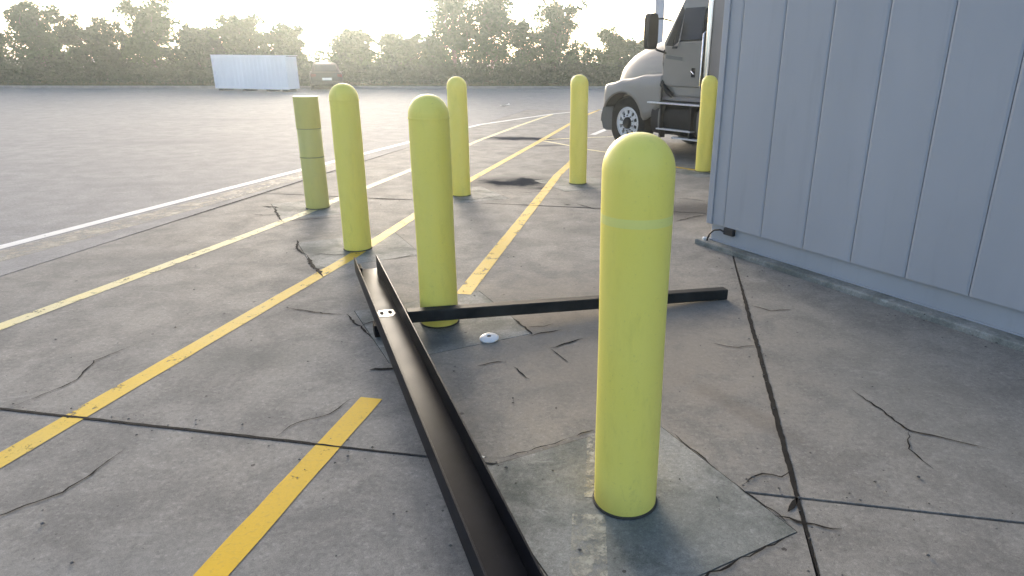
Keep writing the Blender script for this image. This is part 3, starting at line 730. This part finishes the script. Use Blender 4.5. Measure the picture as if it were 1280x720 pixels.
# sleeper and fairings
secs = []
for x, zt, hw in ((-1.30, 2.70, .96), (-1.55, 3.0, 1.02), (-2.0, 3.5, 1.08), (-2.5, 3.78, 1.12), (-3.8, 3.85, 1.14)):
    secs.append([(x, -hw, 2.66), (x, -hw, zt - .15), (x, -hw + .14, zt), (x, hw - .14, zt), (x, hw, zt - .15), (x, hw, 2.66)])
MB().loft(secs).build('roof_fairing', M['paintw'], tr, smooth=40)
MB().box(-3.8, -1.985, -1.16, 1.16, 1.02, 2.70).build('sleeper', M['paintw'], tr, bevel=.06, seg=3)
for sg in (1, -1):
    MB().loft([[(x, sg * y, z) for x, y in ((-2.02, 1.175), (-2.10, 1.245), (-2.9, 1.235), (-2.9, 1.175))] for z in (1.0, 1.6, 2.4, 3.2)]).build('side_fairing', M['fairing'], tr, bevel=.02)
    MB().tube([(-2.05, sg * 1.25, .98), (-2.05, sg * 1.25, 2.0), (-2.05, sg * 1.24, 3.25)], .045, 14).build('exhaust_stack', M['chrome'], tr, smooth=60)
    # lower body below the door, steps and tank
    MB().box(-1.95, -.95, min(sg * .9, sg * 1.12), max(sg * .9, sg * 1.12), .99, 1.235).build('cab_sill', M['fairing'], tr, bevel=.02)
    MB().tube([(-.98, sg * 1.14, 1.32), (-1.02, sg * 1.19, 1.26), (-1.18, sg * 1.2, 1.14), (-1.25, sg * 1.15, 1.08)], .045, 8).build('air_intake_hose', M['blackp'], tr, smooth=60)
    MB().box(-1.97, -.74, min(sg * .86, sg * 1.27), max(sg * .86, sg * 1.27), .935, .965).build('running_board', M['tread'], tr, bevel=.008)
    pr = [(math.copysign(abs(math.cos(a)) ** .6, math.cos(a)) * .28, math.copysign(abs(math.sin(a)) ** .6, math.sin(a)) * .26) for a in [2 * math.pi * i / 24 for i in range(24)]]
    tk = MB().loft([[(x, sg * (.95 + .0) + p[0] * s, .66 + p[1] * s) for p in pr] for x, s in ((-.80, .9), (-.82, 1), (-3.4, 1), (-3.42, .9))]).build('fuel_tank', M['blackp'], tr, smooth=40)
    for x in (-1.0, -1.9, -2.8): MB().loft([[(xx, sg * .95 + p[0] * 1.02, .66 + p[1] * 1.025) for p in pr] for xx in (x, x - .06)]).build('tank_strap', M['plas'], tk)
    MB().box(-1.86, -1.05, min(sg * 1.18, sg * 1.33), max(sg * 1.18, sg * 1.33), .50, .525).build('step', M['tread'], tr, bevel=.006)
    MB().box(-2.05, -1.45, min(sg * 1.18, sg * 1.35), max(sg * 1.18, sg * 1.35), .375, .40).build('step', M['tread'], tr, bevel=.006)
    for x in (-1.10, -1.8): MB().box(x - .03, x, min(sg * 1.17, sg * 1.30), max(sg * 1.17, sg * 1.30), .36, .93).build('step_bracket', M['blackp'], tr)
    MB().box(-3.5, -.66, min(sg * .68, sg * .72), max(sg * .68, sg * .72), .36, .93).build('chassis_shield', M['blackp'], tr)
MB().box(-.9, .3, -.35, .35, .5, 1.4).build('engine', M['blackp'], tr, bevel=.05)

# grey steel post beyond the truck
M['post'] = simple('grey_painted_post', (.42, .41, .44), .5, .2, .1, 2)
po = empty('steel_post', (3.02, 22, 0)); tag(po, 'plain grey steel post rising behind the truck hood', 'post')
MB().lathe([(.16, 0), (.155, .4), (.145, 6.4), (.0, 6.42)], 24).build('post_shaft', M['post'], po, smooth=40)
MB().lathe([(.26, 0), (.26, .03), (.17, .04), (.165, .08)], 24).build('base_plate', M['post'], po, smooth=40)

# ------------------------------------------------------------------ far edge of the lot: container, car, utility pole
M['contw'] = siding('white_container_steel', (.70, .70, .72))
cb = empty('storage_container', (-17.35, 34.15, 0), math.atan2(33.24 - 34.1, 4.15)); tag(cb, 'low white box shaped container at the far left edge of the lot', 'container')
CL, CD, CH = 4.1, .95, 1.66
MB().box(.02, CL - .02, .02, CD, .12, CH - .03).build('container_body', M['contw'], cb)
for k in range(17):
    a = .1 + k * (CL - .2) / 17
    MB().prism([(a, .018, .2), (a + .03, .008, .2), (a + .13, .008, .2), (a + .16, .018, .2)], (0, 0, CH - .34)).build('corrugation', M['contw'], cb)
for x in (0, CL - .07): MB().box(x, x + .07, -.012, .06, .1, CH).build('corner_post', M['contw'], cb, bevel=.008)
MB().box(.071, CL - .071, -.011, .05, CH - .12, CH - .001).build('top_rail', M['contw'], cb)
MB().box(.071, CL - .071, -.0115, .05, .1, .2).build('bottom_rail', M['contw'], cb)
MB().box(-.02, CL + .02, -.015, CD + .02, CH + .001, CH + .03).build('roof', M['contw'], cb)
for x in (.15, 1.5, 2.8, CL - .4): MB().box(x, x + .25, .05, CD - .1, 0, .1).build('skid', M['blackp'], cb)

M['carp'] = simple('dark_car_paint', (.018, .02, .022), .5, .0, .1, 2, spec=.2)
M['red'] = simple('red_lens', (.09, .012, .01), .35, spec=.2)
cr = empty('parked_car', (-12.75, 37.0, 0), R_(90) + .36, .9); tag(cr, 'dark parked car seen end on beside the white container', 'car')
secs = []
for x, hw, z0, zt in ((-2.2, .78, .42, .80), (-2.12, .86, .3, .98), (-1.4, .9, .24, 1.02), (0, .91, .22, 1.0), (1.2, .9, .24, .96), (1.95, .86, .28, .86), (2.2, .74, .4, .7)):
    secs.append([(x, -hw * .9, z0), (x, -hw, z0 + .15), (x, -hw, zt - .18), (x, -hw * .93, zt), (x, hw * .93, zt), (x, hw, zt - .18), (x, hw, z0 + .15), (x, hw * .9, z0)])
MB().loft(secs).build('body', M['carp'], cr, smooth=45)
secs = []
for x, hw, zt in ((-2.0, .76, 1.0), (-1.45, .66, 1.42), (-.6, .63, 1.5), (.2, .64, 1.47), (1.0, .76, .98)):
    secs.append([(x, -.8, .97), (x, -hw, zt - .06), (x, -hw + .1, zt), (x, hw - .1, zt), (x, hw, zt - .06), (x, .8, .97)])
MB().loft(secs).build('cabin', M['carp'], cr, smooth=45)
MB().add([(-2.0, -.62, 1.06), (-2.0, .62, 1.06), (-1.56, .54, 1.37), (-1.56, -.54, 1.37)], [(0, 1, 2, 3)]).build('rear_window', M['glass'], cr, solid=.02)
for sg in (1, -1):
    MB().box(-2.2, -2.12, sg * .7 - .13, sg * .7 + .13, .72, .9).build('tail_light', M['red'], cr, bevel=.02)
    for x in (-1.35, 1.35):
        w = MB().lathe([(.2, -.1), (.3, -.1), (.33, -.07), (.33, .07), (.3, .1), (.2, .1), (.19, .06), (.02, .06)], 28, 'Y').build('wheel', M['tyre'], cr, smooth=40); w.location = (x, sg * .82, .33)
MB().box(-2.215, -2.2, -.26, .26, .56, .69).build('number_plate', M['whitep'], cr)
MB().box(-2.24, -2.1, -.84, .84, .3, .5).build('bumper', M['carp'], cr, bevel=.05)

M['wood'] = simple('weathered_pole_wood', (.13, .10, .08), .85, var=.25, scale=4, bump=.3)
up = empty('utility_pole', (-31.2, 120, -.06)); tag(up, 'thin wooden utility pole standing beyond the trees', 'utility pole')
MB().lathe([(.2, 0), (.15, 7.1), (.0, 7.15)], 12).build('pole', M['wood'], up, smooth=40)
MB().box(-1.1, 1.1, -.06, .06, 6.5, 6.65).build('crossarm', M['wood'], up)

# ------------------------------------------------------------------ trees and undergrowth
def leafmat(name, c, c2, tl):
    t = NT(name)
    g = t.N.new('ShaderNodeNewGeometry'); rpi = g.outputs['Random Per Island']
    n = t.noise(.9, 4, .6)
    cc = t.mix(rpi, c, c2); cc = t.mix(t.math('MULTIPLY', n, .5), cc, tuple(x * .55 for x in c))
    t.P('Base Color', cc); t.P('Roughness', .7); t.P('Specular IOR Level', .1)
    tb = t.N.new('ShaderNodeBsdfTranslucent'); mx = t.N.new('ShaderNodeMixShader'); mx.inputs[0].default_value = tl
    cl = t.mix(1.0, cc, (1.2, 1.3, .75), 'MULTIPLY'); t.L.new(cl, tb.inputs[0])
    t.L.new(t.p.outputs[0], mx.inputs[1]); t.L.new(tb.outputs[0], mx.inputs[2]); t.L.new(mx.outputs[0], t.out.inputs[0])
    return t.m
M['leafA'] = leafmat('leaf_olive', (.032, .084, .016), (.06, .13, .026), .26)
M['leafB'] = leafmat('leaf_green', (.022, .07, .016), (.045, .12, .026), .24)
M['leafC'] = leafmat('leaf_brush', (.018, .05, .014), (.038, .084, .022), .16)
M['bark'] = simple('bark', (.10, .085, .07), .9, var=.3, scale=6, bump=.5)
M['grass'] = leafmat('grass_blades', (.07, .09, .03), (.12, .12, .05), .25)

def leaf_quad(vs, fs, p, s, r):
    a = Vector((r.gauss(0, 1), r.gauss(0, 1), r.gauss(0, .7))).normalized()
    b = a.cross(Vector((r.gauss(0, 1), r.gauss(0, 1), r.gauss(0, 1)))).normalized()
    k = len(vs); s2 = s * r.uniform(.45, .7)
    vs += [p - a * s, p + b * s2 - a * s * .1, p + a * s, p - b * s2 + a * s * .1]
    fs.append((k, k + 1, k + 2, k + 3))
def tree(name, x, y, H, spread, label, leaf, n_limb=9, dens=1.0, lsize=.085, low=.28, seed=1, sparse=.0):
    r = random.Random(seed)
    root = empty(name, (x, y, -.02), r.uniform(0, 6)); tag(root, label, 'tree', 'trees beyond the far kerb')
    tm = MB(); pts = []; ends = []
    px = py = 0
    nseg = 7; trunk = []
    for i in range(nseg + 1):
        z = H * .86 * i / nseg
        trunk.append(Vector((px, py, z))); px += r.uniform(-.05, .05) * H / 5; py += r.uniform(-.05, .05) * H / 5
    tm.tube(trunk, [max(.012, H * .02 * (1 - i / nseg * .92)) for i in range(nseg + 1)], 8)
    tips = [(trunk[-1], .32)]
    for k in range(n_limb):
        f = low + (.93 - low) * (k + r.random() * .6) / n_limb
        i = min(nseg - 1, int(f * nseg)); p0 = trunk[i].lerp(trunk[i + 1], f * nseg - i)
        a = k * 2.4 + r.uniform(-.5, .5); ln = spread * (1.0 - .55 * max(0, f - .35)) * r.uniform(.6, 1.05)
        up_ = r.uniform(.45, 1.0)
        d = Vector((math.cos(a), math.sin(a), up_)).normalized()
        q = [p0]
        for j in range(4):
            q.append(q[-1] + d * ln / 4); d = (d + Vector((r.uniform(-.25, .25), r.uniform(-.25, .25), r.uniform(-.05, .25)))).normalized()
        tm.tube(q, [H * .0085, H * .007, H * .005, H * .0035, .004], 5)
        for j in (2, 3, 4): tips.append((q[j], .5 if j < 4 else .42))
        for j in range(3):
            b0 = q[r.choice((1, 2, 3))]; dd = Vector((r.gauss(0, 1), r.gauss(0, 1), r.uniform(.1, 1.2))).normalized()
            b1 = b0 + dd * ln * r.uniform(.3, .55); tm.tube([b0, b0.lerp(b1, .5) + Vector((0, 0, .03)), b1], [H * .004, H * .003, .003], 4)
            tips.append((b1, .38))
    tm.build('trunk', M['bark'], root, smooth=60)
    vs, fs = [], []
    for p, s in tips:
        if p.z < H * low * .8: continue
        if r.random() < sparse and p.z > H * .5: nl = int(14 * dens)
        else: nl = int(r.uniform(34, 70) * dens)
        sr = s * H / 5.0 * r.uniform(.75, 1.2)
        for c in range(3):
            o = Vector((r.gauss(0, .55), r.gauss(0, .55), r.gauss(0, .45))) * sr
            for l in range(nl // 3):
                leaf_quad(vs, fs, p + o + Vector((r.gauss(0, .42), r.gauss(0, .42), r.gauss(0, .38))) * sr, lsize * r.uniform(.6, 1.25), r)
    me = bpy.data.meshes.new('crown'); me.from_pydata(vs, [], fs); me.materials.append(leaf)
    o = bpy.data.objects.new('crown', me); col.objects.link(o); o.parent = root
    return root
TREES = [  # x, y, height, spread, leaf, limbs, density, leaf size, low, sparse, label
    (-34.5, 37.0, 4.0, 1.7, 'leafB', 10, 1.2, .09, .2, 0, 'round green tree at the far left end of the tree line'),
    (-31.2, 36.6, 3.3, 1.5, 'leafA', 9, 1.2, .09, .15, 0, 'short olive tree second from the far left end of the tree line'),
    (-28.3, 37.8, 4.1, 1.5, 'leafB', 10, 1.0, .09, .2, .2, 'taller green tree third from the far left end of the tree line'),
    (-25.4, 38.2, 3.0, 1.6, 'leafC', 9, 1.2, .09, .15, 0, 'low dark tree between two taller ones on the far left'),
    (-22.9, 39.0, 4.3, 1.5, 'leafA', 10, 1.0, .09, .2, .2, 'tall olive tree left of the white container'),
    (-20.4, 39.4, 3.2, 1.3, 'leafC', 9, 1.1, .09, .15, 0, 'short dark tree behind the left end of the white container'),
    (-18.3, 40.0, 3.75, 1.35, 'leafA', 11, 1.5, .09, .15, 0, 'rounded olive tree behind the white container'),
    (-16.0, 40.6, 3.5, 1.05, 'leafA', 10, 1.4, .085, .15, 0, 'narrower olive tree behind the right end of the white container'),
    (-12.4, 41.4, 3.15, 1.15, 'leafA', 10, 1.2, .085, .15, 0, 'olive tree in the glare between the container and the bollards'),
    (-9.8, 42.0, 2.85, 1.3, 'leafA', 10, 1.1, .085, .15, 0, 'low spreading tree behind the middle of the lot'),
    (-8.1, 42.4, 2.9, .9, 'leafB', 8, 1.0, .08, .2, .2, 'slim low tree just left of the tallest tree'),
    (-6.6, 42.9, 6.3, 1.85, 'leafB', 16, 1.1, .085, .15, .3, 'tallest tree with open leafy crown reaching out of the frame'),
    (-4.4, 43.2, 5.6, 1.75, 'leafB', 15, 1.05, .085, .15, .3, 'tall leafy tree just right of the tallest one'),
    (-2.3, 43.8, 4.0, 1.2, 'leafB', 10, .7, .08, .2, .45, 'thinner see-through tree between two tall leafy ones'),
    (-.35, 43.9, 5.1, 1.7, 'leafB', 15, 1.0, .085, .12, .3, 'tall leafy tree behind the bollard left of the truck'),
    (3.3, 44.6, 3.5, 1.1, 'leafA', 10, .8, .08, .2, .3, 'light green tree just left of the truck hood'),
    (5.1, 44.9, 3.0, 1.1, 'leafB', 9, .9, .085, .2, .2, 'green tree mostly hidden behind the truck hood'),
]
for k, (x, y, H, sp, lf, nl, de, ls, lo, spa, lab) in enumerate(TREES):
    tree('tree', x, y, H, sp * 1.45, lab, M[lf], nl + 4, de * 2.3, ls * 1.1, lo, 20 + k, spa)

def brush():
    r = random.Random(77); vs, fs = [], []
    x = -60.0
    while x < 18:
        H = 1.15 + .75 * noise.noise((x * .35, 0, 3)) + .35 * noise.noise((x * 1.4, 5, 0))
        if -20 < x < 4: H *= .95
        for k in range(3):
            px, off = x + r.uniform(-.35, .35), 1.6 + k * .9 + r.uniform(-.3, .3)
            hh = max(.5, H * (.85 + .22 * k) * r.uniform(.75, 1.2)); c = along(px, off, 0)
            for l in range(150):
                z = hh * (r.random() ** .8); rad = .55 * (1 - .45 * (z / hh) ** 2)
                a = r.uniform(0, 6.283); q = rad * math.sqrt(r.random())
                leaf_quad(vs, fs, Vector((c[0] + q * math.cos(a), c[1] + q * math.sin(a), .1 + z)), r.uniform(.05, .11), r)
        x += .33
    # taller scrub behind
    x = -60.0
    while x < 20:
        H = 1.9 + .9 * noise.noise((x * .28, 9, 3))
        c = along(x + r.uniform(-.4, .4), 5.2 + r.uniform(-.6, .6), 0)
        for l in range(190):
            z = H * (r.random() ** .9); rad = .85 * (1 - .6 * (z / H) ** 2); a = r.uniform(0, 6.283); q = rad * math.sqrt(r.random())
            leaf_quad(vs, fs, Vector((c[0] + q * math.cos(a), c[1] + q * math.sin(a), .1 + z)), r.uniform(.06, .13), r)
        x += .42
    me = bpy.data.meshes.new('undergrowth'); me.from_pydata(vs, [], fs); me.materials.append(M['leafC'])
    o = bpy.data.objects.new('undergrowth', me); col.objects.link(o); tag(o, 'dense dark undergrowth in front of the trees along the far kerb', 'undergrowth', kind='stuff')
brush()
def grass():
    r = random.Random(5); vs, fs = [], []
    for k in range(16000):
        x = r.uniform(-50, 14); off = .2 + 2.2 * r.random() ** 1.3
        c = Vector(along(x, off, .1 + .05 * off)); h = r.uniform(.06, .2); a = r.uniform(0, 6.28); w = .02
        t = c + Vector((r.gauss(0, .05), r.gauss(0, .05), h)); s = Vector((math.cos(a) * w, math.sin(a) * w, 0)); i = len(vs)
        vs += [c - s, c + s, t]; fs.append((i, i + 1, i + 2))
    me = bpy.data.meshes.new('grass'); me.from_pydata(vs, [], fs); me.materials.append(M['grass'])
    o = bpy.data.objects.new('grass', me); col.objects.link(o); tag(o, 'rough grass growing behind the far kerb', 'grass', kind='stuff')
grass()

# ------------------------------------------------------------------ haze added to stand in for lens glare
hz = bpy.data.materials.new('glare_veil'); hz.use_nodes = True
hz.node_tree.nodes.clear()
ho = hz.node_tree.nodes.new('ShaderNodeOutputMaterial'); hv = hz.node_tree.nodes.new('ShaderNodeVolumePrincipled')
hv.inputs['Color'].default_value = (.84, .95, 1.0, 1); hv.inputs['Density'].default_value = .0022; hv.inputs['Anisotropy'].default_value = .84
hz.node_tree.links.new(hv.outputs[0], ho.inputs['Volume'])
tag(MB().box(-310, 310, -130, 430, -1.1, 7.7).build('veil', hz), 'thin bright haze added over the whole lot for lens glare', 'veil', kind='stuff')
